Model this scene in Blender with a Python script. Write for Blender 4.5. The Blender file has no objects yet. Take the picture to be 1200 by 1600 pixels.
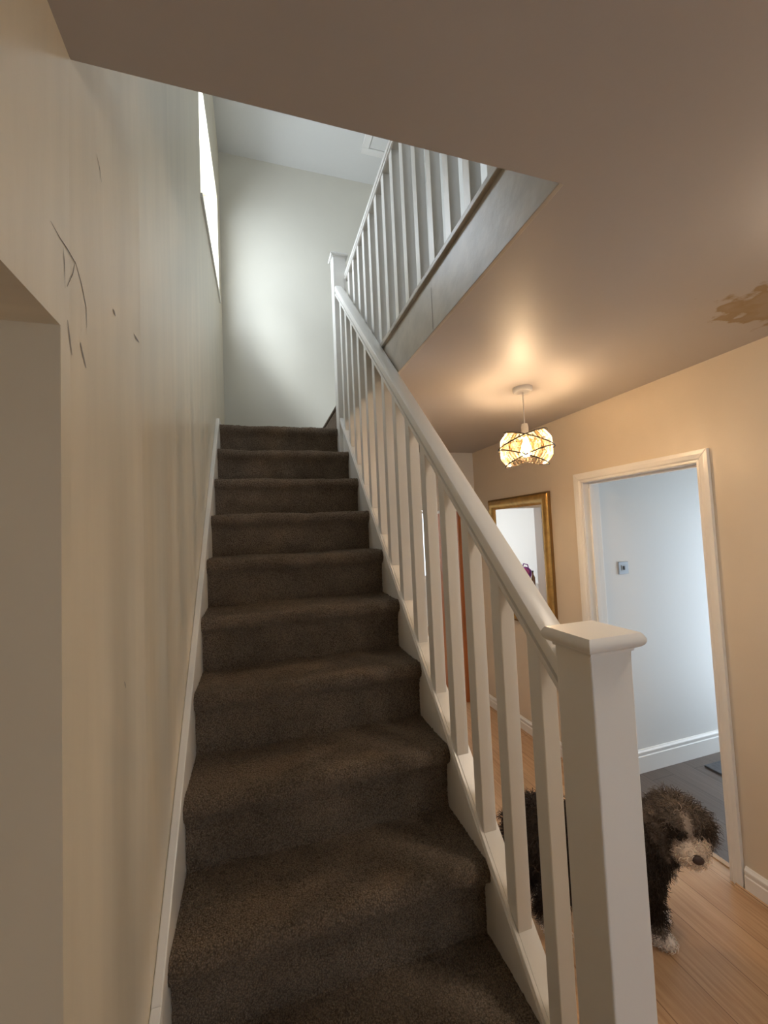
import bpy, bmesh, math, random
import numpy as np
from mathutils import Vector, Matrix
random.seed(7); rng = np.random.default_rng(7)
PI = math.pi
SC = bpy.context.scene
COL = SC.collection

# ------------------------------------------------------------------ camera
CAM = Vector((0, 0, 1.7207))
yaw, pit, rol = [math.radians(v) for v in (17.2516, 2.8925, -2.5043)]
fw = Vector((math.sin(yaw)*math.cos(pit), math.cos(yaw)*math.cos(pit), math.sin(pit)))
rt = Vector((math.cos(yaw), -math.sin(yaw), 0)); up = rt.cross(fw)
R = math.cos(rol)*rt + math.sin(rol)*up
U = math.cos(rol)*up - math.sin(rol)*rt
cd = bpy.data.cameras.new('camera'); cam = bpy.data.objects.new('camera', cd); COL.objects.link(cam)
cd.sensor_fit = 'HORIZONTAL'; cd.sensor_width = 36.0; cd.lens = 36.0*644.5/1200.0
cd.clip_start = 0.02; cd.clip_end = 100
m = Matrix.Identity(4)
for i in range(3):
    m[i][0] = R[i]; m[i][1] = U[i]; m[i][2] = -fw[i]; m[i][3] = CAM[i]
cam.matrix_world = m
SC.camera = cam

# ------------------------------------------------------------------ world, lights, exposure
vs = SC.view_settings
vs.view_transform = 'Standard'; vs.look = 'None'; vs.gamma = 1.0; vs.exposure = 1.25
try: vs.use_curve_mapping = False
except Exception: pass
W = bpy.data.worlds.new('world'); SC.world = W; W.use_nodes = True
wn = W.node_tree.nodes; wl = W.node_tree.links
bg = wn['Background']; bg.inputs[0].default_value = (0.74, 0.86, 1.0, 1); bg.inputs[1].default_value = 1.3

def area(name, loc, direction, sx, sy, power, col):
    l = bpy.data.lights.new(name, 'AREA'); l.shape = 'RECTANGLE'; l.size = sx; l.size_y = sy
    l.energy = power; l.color = col
    o = bpy.data.objects.new(name, l); COL.objects.link(o); o.location = loc
    o.rotation_euler = Vector(direction).to_track_quat('-Z', 'Y').to_euler()
    return o
# bright sky over the stair window: broad, cool sun-side sky light coming down through it
sl = bpy.data.lights.new('sky_sun', 'SUN'); sl.energy = 1.3; sl.angle = math.radians(18); sl.color = (0.84, 0.93, 1.0)
so = bpy.data.objects.new('sky_sun', sl); COL.objects.link(so)
so.rotation_euler = Vector((0.57, 0.46, -0.67)).to_track_quat('-Z', 'Y').to_euler()
# daylight entering at the windows of the house
area('daylight_stair_window', (-0.50, 2.95, 4.15), (1, 0.15, -0.35), 1.15, 0.85, 12.5, (0.80, 0.90, 1.0))
area('daylight_side_room_window', (3.99, 1.66, 1.02), (-1, 0.0, 0), 0.9, 1.8, 7.5, (0.70, 0.85, 1.0))
area('daylight_back_room_window', (2.2, 6.9, 1.5), (-0.6, -1, -0.1), 1.6, 1.2, 20, (0.93, 0.97, 1.0))
area('daylight_front_door', (0.75, -1.62, 1.35), (0, 1, 0), 0.8, 1.3, 0.35, (0.92, 0.97, 1.0))
area('daylight_landing_window', (1.42, -1.70, 4.2), (-0.5, 1, -0.15), 0.6, 1.0, 5, (0.78, 0.89, 1.0))

# ------------------------------------------------------------------ helpers
def tag(o, label=None, cat=None, group=None, kind=None):
    if label: o['label'] = label
    if cat: o['category'] = cat
    if group: o['group'] = group
    if kind: o['kind'] = kind
    return o
def empty(name, loc, label, cat, group=None, rz=0):
    o = bpy.data.objects.new(name, None); COL.objects.link(o); o.location = loc; o.rotation_euler[2] = rz
    o.empty_display_size = 0.1
    return tag(o, label, cat, group)
class MB:
    """collects verts / faces of ONE mesh object"""
    def __init__(s): s.v = []; s.f = []
    def add(s, vs_, fs):
        b = len(s.v); s.v += [tuple(p) for p in vs_]; s.f += [tuple(b+i for i in q) for q in fs]; return s
    def box(s, x0, x1, y0, y1, z0, z1):
        return s.hexa([(x0,y0,z0),(x1,y0,z0),(x1,y1,z0),(x0,y1,z0),(x0,y0,z1),(x1,y0,z1),(x1,y1,z1),(x0,y1,z1)])
    def hexa(s, p):
        return s.add(p, [(3,2,1,0),(4,5,6,7),(0,1,5,4),(1,2,6,5),(2,3,7,6),(3,0,4,7)])
    def prism(s, a, b):
        """two matching closed rings joined into a capped prism"""
        n = len(a)
        return s.add(list(a)+list(b), [tuple(range(n))[::-1], tuple(range(n, 2*n))] + [(i, (i+1) % n, n+(i+1) % n, n+i) for i in range(n)])
    def tube(s, pts, r, n=10, cap=True):
        pts = [Vector(p) for p in pts]; rs = r if isinstance(r, (list, tuple)) else [r]*len(pts)
        b = len(s.v); ref = None
        for i, p in enumerate(pts):
            t = (pts[min(i+1, len(pts)-1)] - pts[max(i-1, 0)]).normalized()
            if ref is None: ref = Vector((0,0,1)) if abs(t.z) < .9 else Vector((1,0,0))
            a = t.cross(ref).normalized(); c = a.cross(t); ref = c
            for k in range(n):
                q = 2*PI*k/n; s.v.append(tuple(p + rs[i]*(a*math.cos(q)+c*math.sin(q))))
        for i in range(len(pts)-1):
            for k in range(n):
                s.f.append((b+i*n+k, b+i*n+(k+1) % n, b+(i+1)*n+(k+1) % n, b+(i+1)*n+k))
        if cap:
            s.f.append(tuple(b+k for k in range(n))[::-1]); s.f.append(tuple(b+(len(pts)-1)*n+k for k in range(n)))
        return s
    def lathe(s, prof, c, n=32, closed=False):
        b = len(s.v); cx, cy, cz = c
        for (r, z) in prof:
            for k in range(n):
                q = 2*PI*k/n; s.v.append((cx+r*math.cos(q), cy+r*math.sin(q), cz+z))
        for i in range(len(prof)-1 if not closed else len(prof)):
            j = (i+1) % len(prof)
            for k in range(n):
                s.f.append((b+i*n+k, b+i*n+(k+1) % n, b+j*n+(k+1) % n, b+j*n+k))
        return s
    def build(s, name, mat, parent=None, smooth=False, bevel=0, seg=2, label=None):
        me = bpy.data.meshes.new(name); me.from_pydata(s.v, [], s.f); me.validate()
        bm = bmesh.new(); bm.from_mesh(me); bmesh.ops.recalc_face_normals(bm, faces=bm.faces); bm.to_mesh(me); bm.free()
        o = bpy.data.objects.new(name, me); COL.objects.link(o)
        if mat: me.materials.append(mat)
        if parent is not None:
            o.parent = parent
            # vertices are given in world space: undo the thing's own placement
            lm = Matrix.LocRotScale(parent.location, parent.rotation_euler, parent.scale).inverted() if parent.type == 'EMPTY' else None
            if parent.parent is not None: lm = (Matrix.LocRotScale(parent.parent.location, parent.parent.rotation_euler, None)).inverted()
            if lm is not None: me.transform(lm)
        if smooth:
            me.polygons.foreach_set('use_smooth', [True]*len(me.polygons))
            if smooth != 'all': me.set_sharp_from_angle(angle=math.radians(38))
        if bevel:
            bv = o.modifiers.new('bevel', 'BEVEL'); bv.width = bevel; bv.segments = seg; bv.limit_method = 'ANGLE'; bv.angle_limit = math.radians(40)
        if label: o['label'] = label
        return o
def struct(o, label, cat): return tag(o, label, cat, None, 'structure')

# ------------------------------------------------------------------ materials
def mat(name, col, rough=.5, metal=0, spec=.5, bump=0, bscale=60, var=0, vscale=3, coat=0, stretch=None):
    M = bpy.data.materials.new(name); M.use_nodes = True; n = M.node_tree.nodes; l = M.node_tree.links
    p = n['Principled BSDF']; p.inputs['Base Color'].default_value = (*col, 1); p.inputs['Roughness'].default_value = rough
    p.inputs['Metallic'].default_value = metal; p.inputs['Specular IOR Level'].default_value = spec
    p.inputs['Coat Weight'].default_value = coat
    tc = n.new('ShaderNodeTexCoord'); src = tc.outputs['Object']
    if stretch:
        mp = n.new('ShaderNodeMapping'); mp.inputs['Scale'].default_value = stretch; l.new(src, mp.inputs[0]); src = mp.outputs[0]
    if var:
        t = n.new('ShaderNodeTexNoise'); t.inputs['Scale'].default_value = vscale; t.inputs['Detail'].default_value = 6; l.new(src, t.inputs['Vector'])
        r = n.new('ShaderNodeValToRGB'); l.new(t.outputs['Fac'], r.inputs[0])
        r.color_ramp.elements[0].position = .3; r.color_ramp.elements[1].position = .7
        r.color_ramp.elements[0].color = (*[c*(1-var) for c in col], 1); r.color_ramp.elements[1].color = (*[min(1, c*(1+var)) for c in col], 1)
        l.new(r.outputs[0], p.inputs['Base Color'])
    if bump:
        t = n.new('ShaderNodeTexNoise'); t.inputs['Scale'].default_value = bscale; t.inputs['Detail'].default_value = 4; l.new(src, t.inputs['Vector'])
        b = n.new('ShaderNodeBump'); b.inputs['Strength'].default_value = bump; b.inputs['Distance'].default_value = .004
        l.new(t.outputs['Fac'], b.inputs['Height']); l.new(b.outputs[0], p.inputs['Normal'])
    return M
wall_cream = mat('cream_paint', (.78, .69, .53), .30, bump=.16, bscale=7, var=.06, vscale=2.4, stretch=(1, 6, .7))
wall_hall = mat('magnolia_paint', (.72, .615, .48), .42, bump=.12, bscale=9, var=.03, vscale=2)
wall_white = mat('white_paint', (.76, .75, .72), .55, bump=.05, bscale=20)
wall_far = mat('pale_cream_paint', (.69, .655, .565), .5, bump=.05, bscale=14, var=.02)
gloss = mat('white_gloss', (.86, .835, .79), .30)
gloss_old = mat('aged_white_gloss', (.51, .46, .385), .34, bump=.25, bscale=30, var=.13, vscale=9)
upvc = mat('white_upvc', (.85, .86, .86), .3)
dark_line = mat('dark_gap', (.03, .022, .016), .8)
crack_m = mat('plaster_crack', (.16, .13, .11), .9)
scuff_m = mat('grey_scuff', (.36, .33, .30), .7, var=.2, vscale=30)
steel = mat('brushed_steel', (.33, .34, .35), .42, metal=.85)
plastic_w = mat('white_plastic', (.78, .74, .68), .4)
wire_m = mat('dark_metal_wire', (.02, .016, .012), .5)
mat_grey = mat('grey_rubber_mat', (.10, .105, .115), .9, bump=.5, bscale=200, var=.2, vscale=60)
orange_w = mat('orange_varnished_wood', (.42, .135, .035), .3, var=.15, vscale=5, stretch=(8, 8, .6))
chest_w = mat('dark_wood', (.10, .055, .03), .45)
bag_m = mat('purple_fabric', (.20, .035, .22), .8, var=.3, vscale=14)
pink_m = mat('pink_fabric', (.45, .07, .22), .8)
bottle_m = mat('brown_bottle_glass', (.16, .07, .03), .2)
top_m = mat('pale_table_top', (.75, .70, .62), .4)

# carpet: dark brown twist pile
def carpet_mat():
    M = bpy.data.materials.new('brown_carpet'); M.use_nodes = True; n = M.node_tree.nodes; l = M.node_tree.links
    p = n['Principled BSDF']; p.inputs['Roughness'].default_value = .95; p.inputs['Specular IOR Level'].default_value = .1
    p.inputs['Sheen Weight'].default_value = .25; p.inputs['Sheen Roughness'].default_value = .5; p.inputs['Sheen Tint'].default_value = (.55, .46, .38, 1)
    tc = n.new('ShaderNodeTexCoord')
    t1 = n.new('ShaderNodeTexNoise'); t1.inputs['Scale'].default_value = 420; t1.inputs['Detail'].default_value = 3
    t2 = n.new('ShaderNodeTexNoise'); t2.inputs['Scale'].default_value = 7; t2.inputs['Detail'].default_value = 5
    t3 = n.new('ShaderNodeTexNoise'); t3.inputs['Scale'].default_value = 130; t3.inputs['Detail'].default_value = 4
    for t in (t1, t2, t3): l.new(tc.outputs['Object'], t.inputs['Vector'])
    a = n.new('ShaderNodeMath'); a.operation = 'MULTIPLY_ADD'; a.inputs[1].default_value = .5; l.new(t1.outputs[0], a.inputs[0])
    b = n.new('ShaderNodeMath'); b.operation = 'MULTIPLY_ADD'; b.inputs[1].default_value = .32; b.inputs[2].default_value = .07; l.new(t2.outputs[0], b.inputs[0]); l.new(b.outputs[0], a.inputs[2])
    r = n.new('ShaderNodeValToRGB'); l.new(a.outputs[0], r.inputs[0])
    e = r.color_ramp.elements; e[0].position = .25; e[0].color = (.085, .062, .044, 1); e[1].position = .75; e[1].color = (.50, .38, .275, 1)
    l.new(r.outputs[0], p.inputs['Base Color'])
    vo = n.new('ShaderNodeTexVoronoi'); vo.inputs['Scale'].default_value = 230; l.new(tc.outputs['Object'], vo.inputs['Vector'])
    ad = n.new('ShaderNodeMath'); ad.operation = 'SUBTRACT'; l.new(t3.outputs[0], ad.inputs[0]); l.new(vo.outputs['Distance'], ad.inputs[1])
    bp = n.new('ShaderNodeBump'); bp.inputs['Strength'].default_value = 1.0; bp.inputs['Distance'].default_value = .006
    l.new(ad.outputs[0], bp.inputs['Height']); l.new(bp.outputs[0], p.inputs['Normal'])
    # darker between the tufts
    mr = n.new('ShaderNodeMapRange'); mr.inputs[1].default_value = .15; mr.inputs[2].default_value = .75; mr.inputs[3].default_value = 1.15; mr.inputs[4].default_value = .45; l.new(vo.outputs['Distance'], mr.inputs[0])
    mx = n.new('ShaderNodeMix'); mx.data_type = 'RGBA'; mx.blend_type = 'MULTIPLY'; mx.inputs['Factor'].default_value = 1
    l.new(r.outputs[0], mx.inputs[6]); cb = n.new('ShaderNodeCombineColor')
    for q in range(3): l.new(mr.outputs[0], cb.inputs[q])
    l.new(cb.outputs[0], mx.inputs[7]); l.new(mx.outputs[2], p.inputs['Base Color'])
    return M
carpet = carpet_mat()

# wood laminate boards along Y
def boards(name, c0, c1, gap, width=.19, rough=.35):
    M = bpy.data.materials.new(name); M.use_nodes = True; n = M.node_tree.nodes; l = M.node_tree.links
    p = n['Principled BSDF']; p.inputs['Roughness'].default_value = rough
    tc = n.new('ShaderNodeTexCoord'); mp = n.new('ShaderNodeMapping'); mp.inputs['Rotation'].default_value = (0, 0, PI/2)
    l.new(tc.outputs['Object'], mp.inputs[0])
    br = n.new('ShaderNodeTexBrick'); br.offset = .37; br.inputs['Scale'].default_value = 1
    br.inputs['Brick Width'].default_value = 2.2; br.inputs['Row Height'].default_value = width; br.inputs['Mortar Size'].default_value = .0016
    br.inputs['Mortar Smooth'].default_value = .1
    br.inputs['Color1'].default_value = (.35, .35, .35, 1); br.inputs['Color2'].default_value = (.65, .65, .65, 1); br.inputs['Mortar'].default_value = (0, 0, 0, 1)
    l.new(mp.outputs[0], br.inputs['Vector'])
    m2 = n.new('ShaderNodeMapping'); m2.inputs['Scale'].default_value = (26, 1.3, 1); l.new(tc.outputs['Object'], m2.inputs[0])
    g = n.new('ShaderNodeTexNoise'); g.inputs['Scale'].default_value = 2.4; g.inputs['Detail'].default_value = 9; g.inputs['Distortion'].default_value = .6; l.new(m2.outputs[0], g.inputs['Vector'])
    s = n.new('ShaderNodeMath'); s.operation = 'MULTIPLY_ADD'; s.inputs[1].default_value = .75
    bw = n.new('ShaderNodeMath'); bw.operation = 'MULTIPLY_ADD'; bw.inputs[1].default_value = .5; bw.inputs[2].default_value = -.12; l.new(br.outputs['Color'], bw.inputs[0])
    l.new(g.outputs[0], s.inputs[0]); l.new(bw.outputs[0], s.inputs[2])
    r = n.new('ShaderNodeValToRGB'); l.new(s.outputs[0], r.inputs[0]); e = r.color_ramp.elements
    e[0].position = .25; e[0].color = (*c0, 1); e[1].position = .85; e[1].color = (*c1, 1)
    mx = n.new('ShaderNodeMix'); mx.data_type = 'RGBA'; l.new(br.outputs['Fac'], mx.inputs['Factor']); l.new(r.outputs[0], mx.inputs[6]); mx.inputs[7].default_value = (*gap, 1)
    l.new(mx.outputs[2], p.inputs['Base Color'])
    bp = n.new('ShaderNodeBump'); bp.inputs['Strength'].default_value = .15; bp.inputs['Distance'].default_value = .002; l.new(s.outputs[0], bp.inputs['Height']); l.new(bp.outputs[0], p.inputs['Normal'])
    return M
oak = boards('oak_boards', (.40, .225, .11), (.72, .48, .285), (.24, .13, .06))
greyoak = boards('grey_brown_boards', (.085, .062, .048), (.17, .128, .10), (.03, .02, .015))

# hall ceiling: satin paint with a brown water stain near the side wall
def ceiling_mat():
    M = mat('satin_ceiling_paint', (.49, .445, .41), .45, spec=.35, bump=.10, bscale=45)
    n = M.node_tree.nodes; l = M.node_tree.links; p = n['Principled BSDF']
    tc = n.new('ShaderNodeTexCoord'); mp = n.new('ShaderNodeMapping')
    mp.inputs['Location'].default_value = (-1.82, -.985, 0); l.new(tc.outputs['Object'], mp.inputs[0])
    nz = n.new('ShaderNodeTexNoise'); nz.inputs['Scale'].default_value = 9; nz.inputs['Detail'].default_value = 6; l.new(tc.outputs['Object'], nz.inputs['Vector'])
    mp2 = n.new('ShaderNodeMapping'); mp2.inputs['Scale'].default_value = (1.7, 3.4, 0); l.new(mp.outputs[0], mp2.inputs[0])
    ln = n.new('ShaderNodeVectorMath'); ln.operation = 'LENGTH'; l.new(mp2.outputs[0], ln.inputs[0])
    a = n.new('ShaderNodeMath'); a.operation = 'MULTIPLY_ADD'; a.inputs[1].default_value = 1.3; l.new(nz.outputs[0], a.inputs[0]); l.new(ln.outputs['Value'], a.inputs[2])
    r = n.new('ShaderNodeValToRGB'); l.new(a.outputs[0], r.inputs[0]); e = r.color_ramp.elements
    e[0].position = .0; e[0].color = (1, 1, 1, 1); e[1].position = 1.0; e[1].color = (0, 0, 0, 1)
    r.color_ramp.elements[0].position = .72; r.color_ramp.elements[0].color = (.75, .75, .75, 1)
    k = r.color_ramp.elements.new(.93); k.color = (1, 1, 1, 1)
    mx = n.new('ShaderNodeMix'); mx.data_type = 'RGBA'; l.new(r.outputs[0], mx.inputs['Factor'])
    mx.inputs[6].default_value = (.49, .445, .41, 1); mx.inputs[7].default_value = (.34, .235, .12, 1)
    l.new(mx.outputs[2], p.inputs['Base Color'])
    return M
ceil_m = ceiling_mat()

def glass_mat():
    M = bpy.data.materials.new('window_glass'); M.use_nodes = True; n = M.node_tree.nodes; l = M.node_tree.links
    n.remove(n['Principled BSDF']); o = n['Material Output']
    t = n.new('ShaderNodeBsdfTransparent'); g = n.new('ShaderNodeBsdfGlossy'); g.inputs['Roughness'].default_value = .02
    x = n.new('ShaderNodeMixShader'); x.inputs[0].default_value = .06
    l.new(t.outputs[0], x.inputs[1]); l.new(g.outputs[0], x.inputs[2]); l.new(x.outputs[0], o.inputs[0])
    return M
glass = glass_mat()
def crystal_mat(name, tcol, lcol):
    M = bpy.data.materials.new(name); M.use_nodes = True; n = M.node_tree.nodes; l = M.node_tree.links
    n.remove(n['Principled BSDF']); o = n['Material Output']
    t = n.new('ShaderNodeBsdfTransparent'); t.inputs[0].default_value = (*tcol, 1)
    tl = n.new('ShaderNodeBsdfTranslucent'); tl.inputs[0].default_value = (*lcol, 1)
    g = n.new('ShaderNodeBsdfGlossy'); g.inputs['Roughness'].default_value = .12
    x = n.new('ShaderNodeMixShader'); x.inputs[0].default_value = .22; x2 = n.new('ShaderNodeMixShader'); x2.inputs[0].default_value = .18
    l.new(t.outputs[0], x.inputs[1]); l.new(tl.outputs[0], x.inputs[2]); l.new(x.outputs[0], x2.inputs[1]); l.new(g.outputs[0], x2.inputs[2]); l.new(x2.outputs[0], o.inputs[0])
    return M
crystal = crystal_mat('crystal_rods', (.66, .61, .52), (.85, .74, .56)); crystal_shade = crystal_mat('crystal_rods_painted_shade', (.50, .40, .27), (.62, .44, .25))  # darker copy: shade between rods put into the colour of every third rod
def emit(name, col, s):
    M = bpy.data.materials.new(name); M.use_nodes = True; p = M.node_tree.nodes['Principled BSDF']
    p.inputs['Base Color'].default_value = (*col, 1); p.inputs['Emission Color'].default_value = (*col, 1); p.inputs['Emission Strength'].default_value = s
    return M
bulb_m = emit('lit_bulb', (1, .70, .41), 180)
gold = mat('gold_leaf', (.56, .36, .12), .34, metal=.75, bump=.3, bscale=50, var=.2, vscale=18)
gold_dark = mat('dark_gold_edge', (.26, .15, .05), .4, metal=.6)
mirror_m = mat('mirror_silver', (.95, .95, .94), .012, metal=1)

# ------------------------------------------------------------------ dimensions
ZC, ZF, ZU = 2.4914, 2.7305, 5.28          # hall ceiling, upper floor, upper ceiling
XH, YH, YF, YO, XT = 2.117, 3.703, 3.858, .7265, .672
g, rs_, y0, z0 = .2321, .22, .8782, .5307  # going, rise and first full nosing of the stairs
SL, SR = -.2213, .6175
def pitch(y): return z0 + (y-y0)/g*rs_
def XL(y):
    return -.262 if y <= .72 else (-.244 if y >= 1.05 else -.262+.018*(y-.72)/.33)
XO = -.44

# ------------------------------------------------------------------ setting: walls, floors, ceilings
def left_block(mb, ya, yb, za0, za1, zb0, zb1):
    xa, xb = XL(ya), XL(yb)
    mb.hexa([(XO,ya,za0),(xa,ya,za0),(xb,yb,zb0),(XO,yb,zb0),(XO,ya,za1),(xa,ya,za1),(xb,yb,zb1),(XO,yb,zb1)])
WY0, WY1 = 2.355, 3.575
S0, S1, H0, H1 = 3.615, 3.715, 4.43, 4.605
mb = MB()
left_block(mb, -1.75, -.45, 0, ZU, 0, ZU)
left_block(mb, -.45, .688, 2.04, ZU, 2.04, ZU)
left_block(mb, .688, .72, 0, ZU, 0, ZU)
left_block(mb, .72, 1.05, 0, ZU, 0, ZU)
left_block(mb, 1.05, WY0, 0, ZU, 0, ZU)
left_block(mb, WY0, WY1, 0, S0, 0, S1)
left_block(mb, WY0, WY1, H0, ZU, H1, ZU)
left_block(mb, WY1, YF+.15, 0, ZU, 0, ZU)
wl_ = struct(mb.build('wall_left', wall_cream), 'scuffed cream stair side wall with a high window and an opening near the camera', 'wall')
# alcove seen through the opening low at the left
mb = MB(); mb.box(-1.25, XO, .688, .80, 0, 2.6).box(-1.35, -1.25, -.6, .80, 0, 2.6).box(-1.25, XO, -.6, -.45, 0, 2.6).box(-1.25, XO, -.45, .688, 2.04, 2.2)
struct(mb.build('wall_alcove', wall_cream), 'dim walls of the side opening at the left edge', 'wall')

def scratch(name, pts, w, m, parent):
    """thin ribbon lying on the left wall face; pts are (y, z)"""
    mb = MB(); n = len(pts); vv = []
    for i, (y, z) in enumerate(pts):
        a = pts[max(i-1, 0)]; b = pts[min(i+1, n-1)]
        t = Vector((b[0]-a[0], b[1]-a[1])).normalized(); q = (-t.y, t.x); ww = w*(.25 if i in (0, n-1) else .7+.5*random.random())
        for s in (-1, 1):
            yy, zz = y+s*q[0]*ww, z+s*q[1]*ww; vv.append((XL(yy)+.0006, yy, zz))
    mb.add(vv, [(2*i, 2*i+1, 2*i+3, 2*i+2) for i in range(n-1)])
    return mb.build(name, m, parent)
def lw(px, py):
    """point of the left wall seen in direction of a photo measurement -> (y, z)"""
    d = fw + R*(px-600)/644.5 - U*(py-800)/644.5
    x = -.244
    for _ in range(6): t = x/d.x; x = XL(t*d.y)
    return (t*d.y, CAM.z+t*d.z)
for pts in ([(98, 385), (100, 410), (101, 450)], [(78, 345), (92, 370), (104, 388), (118, 412), (127, 445), (134, 480), (135, 512)],
            [(117, 408), (113, 428), (104, 448)], [(150, 240), (155, 262), (158, 285)]):
    scratch('wall_crack', [lw(*p) for p in pts], .0011, crack_m, wl_)
for pts, w in (([(209, 522), (212, 528), (217, 535)], .005), ([(176, 483), (178, 488), (180, 494)], .005), ([(105, 500), (108, 525), (112, 555)], .003),
               ([(125, 535), (129, 555), (134, 575)], .004), ([(194, 1065), (195, 1070), (196, 1075)], .002)):
    scratch('wall_scuff', [lw(*p) for p in pts], w, scuff_m, wl_)

# stair far wall (rises to the upper ceiling) and the upper landing walls
struct(MB().box(XO, .66, YF, YF+.15, 0, ZC+.05).box(XO, 1.9, YF, YF+.15, ZC+.05, ZU).build('wall_stair_end', wall_far), 'pale cream wall at the top of the stairs catching window light', 'wall')
mb = MB(); mb.box(1.75, 1.9, -1.75, YF, ZC+.02, ZU)
struct(mb.build('wall_landing', wall_white), 'white upstairs landing wall behind the upper balusters', 'wall')
mb = MB(); mb.box(XO, 1.9, -1.9, -1.75, ZC, 3.6).box(XO, 1.9, -1.9, -1.75, 4.8, ZU).box(XO, 1.2, -1.9, -1.75, 3.6, 4.8)
struct(mb.build('wall_landing_front', wall_white), 'upstairs wall above the front door', 'wall')
struct(MB().box(XO, 1.9, -1.75, YF+.15, ZU, ZU+.1).build('ceiling_upper', wall_white), 'white upstairs ceiling above the stairwell', 'ceiling')
# hall ceiling / upper floor slab with the stairwell cut out of it
mb = MB(); mb.box(-.262, XH, -1.75, YO, ZC, ZF-.03).box(XT+.012, XH, YO, YH, ZC, ZF-.03)
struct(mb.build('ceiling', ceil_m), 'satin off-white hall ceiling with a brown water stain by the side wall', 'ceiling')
mb = MB(); mb.box(-.262, 1.75, -1.75, YO-.01, ZF-.03, ZF-.004).box(XT+.03, 1.75, YO-.01, 3.006, ZF-.03, ZF-.004).box(.634, 1.75, 3.006, YF, ZF-.03, ZF-.004)
struct(mb.build('floor_landing', carpet), 'brown carpeted upstairs landing floor', 'floor')
# boards lining the stairwell edge
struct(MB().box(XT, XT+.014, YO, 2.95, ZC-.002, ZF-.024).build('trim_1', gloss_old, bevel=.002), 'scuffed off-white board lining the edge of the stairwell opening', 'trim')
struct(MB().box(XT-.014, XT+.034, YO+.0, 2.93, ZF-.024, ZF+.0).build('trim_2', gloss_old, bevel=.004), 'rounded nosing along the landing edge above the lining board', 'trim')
struct(MB().add([(XT-.0008,1.418,ZC+.004),(XT-.0008,1.4215,ZC+.004),(XT-.0008,1.4195,ZC+.17),(XT-.0008,1.417,ZC+.17)], [(0,1,2,3)]).build('trim_3', crack_m), 'thin vertical joint crack in the stairwell lining board', 'trim')

# floors
struct(MB().box(-1.35, XH+.07, -1.75, YH+.05, -.06, 0).build('floor', oak), 'oak laminate boards of the hall floor', 'floor')
struct(MB().box(XH+.07, 3.9, -1.2, 2.4, -.06, 0).build('floor_side_room', greyoak), 'dark grey-brown boards of the side room floor', 'floor')
struct(MB().box(-.3, 4.3, YH+.05, 7.0, -.06, 0).build('floor_back_room', oak), 'oak boards of the back room floor', 'floor')
struct(MB().box(XH+.055, XH+.085, 1.497, 2.258, 0, .006).build('trim_4', oak, bevel=.002), 'thin oak threshold strip in the doorway', 'trim')

# right hall wall with door_1 opening
D0, D1, DZ = 2.258, 1.497, 2.0
mb = MB(); mb.box(XH, XH+.13, -1.75, D1-.022, 0, ZF).box(XH, XH+.13, D1-.022, D0+.022, DZ+.022, ZF).box(XH, XH+.13, D0+.022, YH+.12, 0, ZF)
struct(mb.build('wall_right', wall_hall), 'warm magnolia hall wall with the doorway and gold mirror', 'wall')
# hall far wall with door_2 opening
E0, E1, EZ = 1.31, 2.0, 1.93
mb = MB(); mb.box(.60, E0, YH, YH+.10, 0, ZC).box(E1, XH, YH, YH+.10, 0, ZC).box(E0, E1, YH, YH+.10, EZ, ZC)
struct(mb.build('wall_hall_end', wall_white), 'white end wall of the hall beyond the handrail', 'wall')
# front wall with glazed front door behind the viewer
mb = MB(); mb.box(XO, .25, -1.87, -1.75, 0, ZC).box(1.25, XH+.13, -1.87, -1.75, 0, ZC).box(.25, 1.25, -1.87, -1.75, 2.1, ZC)
struct(mb.build('wall_front', wall_hall), 'hall wall around the front door', 'wall')
d3 = struct(MB().box(.25, .37, -1.84, -1.78, 0, 2.1).box(1.13, 1.25, -1.84, -1.78, 0, 2.1).box(.37, 1.13, -1.84, -1.78, 1.98, 2.1).box(.37, 1.13, -1.84, -1.78, 0, .65).build('door_3', upvc, bevel=.004), 'white glazed front door', 'door')
MB().box(.37, 1.13, -1.815, -1.805, .65, 1.98).build('pane', glass, d3)

# skirting
def skirt(mb, p, q, nrm, h=.115, t=.018):
    """skirting profile swept along a straight wall foot, nrm = direction into the room"""
    prof = [(0, 0), (t, 0), (t, h-.042), (t-.004, h-.038), (t-.004, h-.028), (t-.001, h-.024), (t-.001, h-.014), (t-.009, h-.006), (t-.012, h), (0, h)]
    a = [(p[0]+nrm[0]*u, p[1]+nrm[1]*u, v) for u, v in prof]; b = [(q[0]+nrm[0]*u, q[1]+nrm[1]*u, v) for u, v in prof]
    mb.prism(a, b)
def bead(mb, p, q, nrm, t=.018, r=.016):
    prof = [(t, 0)] + [(t+r*math.cos(k*PI/8), r*math.sin(k*PI/8)) for k in range(5)]
    mb.prism([(p[0]+nrm[0]*u, p[1]+nrm[1]*u, v) for u, v in prof], [(q[0]+nrm[0]*u, q[1]+nrm[1]*u, v) for u, v in prof])
mb = MB(); skirt(mb, (XH, 2.322), (XH, YH), (-1, 0)); skirt(mb, (XH, -1.75), (XH, 1.425), (-1, 0))
struct(mb.build('baseboard_right', gloss, bevel=.001), 'white moulded skirting along the magnolia hall wall', 'skirting')
mb = MB(); bead(mb, (XH, 2.322), (XH, YH), (-1, 0)); bead(mb, (XH, -1.75), (XH, 1.462), (-1, 0))
struct(mb.build('trim_5', oak, smooth=True), 'oak quarter-round bead at the foot of the hall skirting', 'trim')

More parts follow.
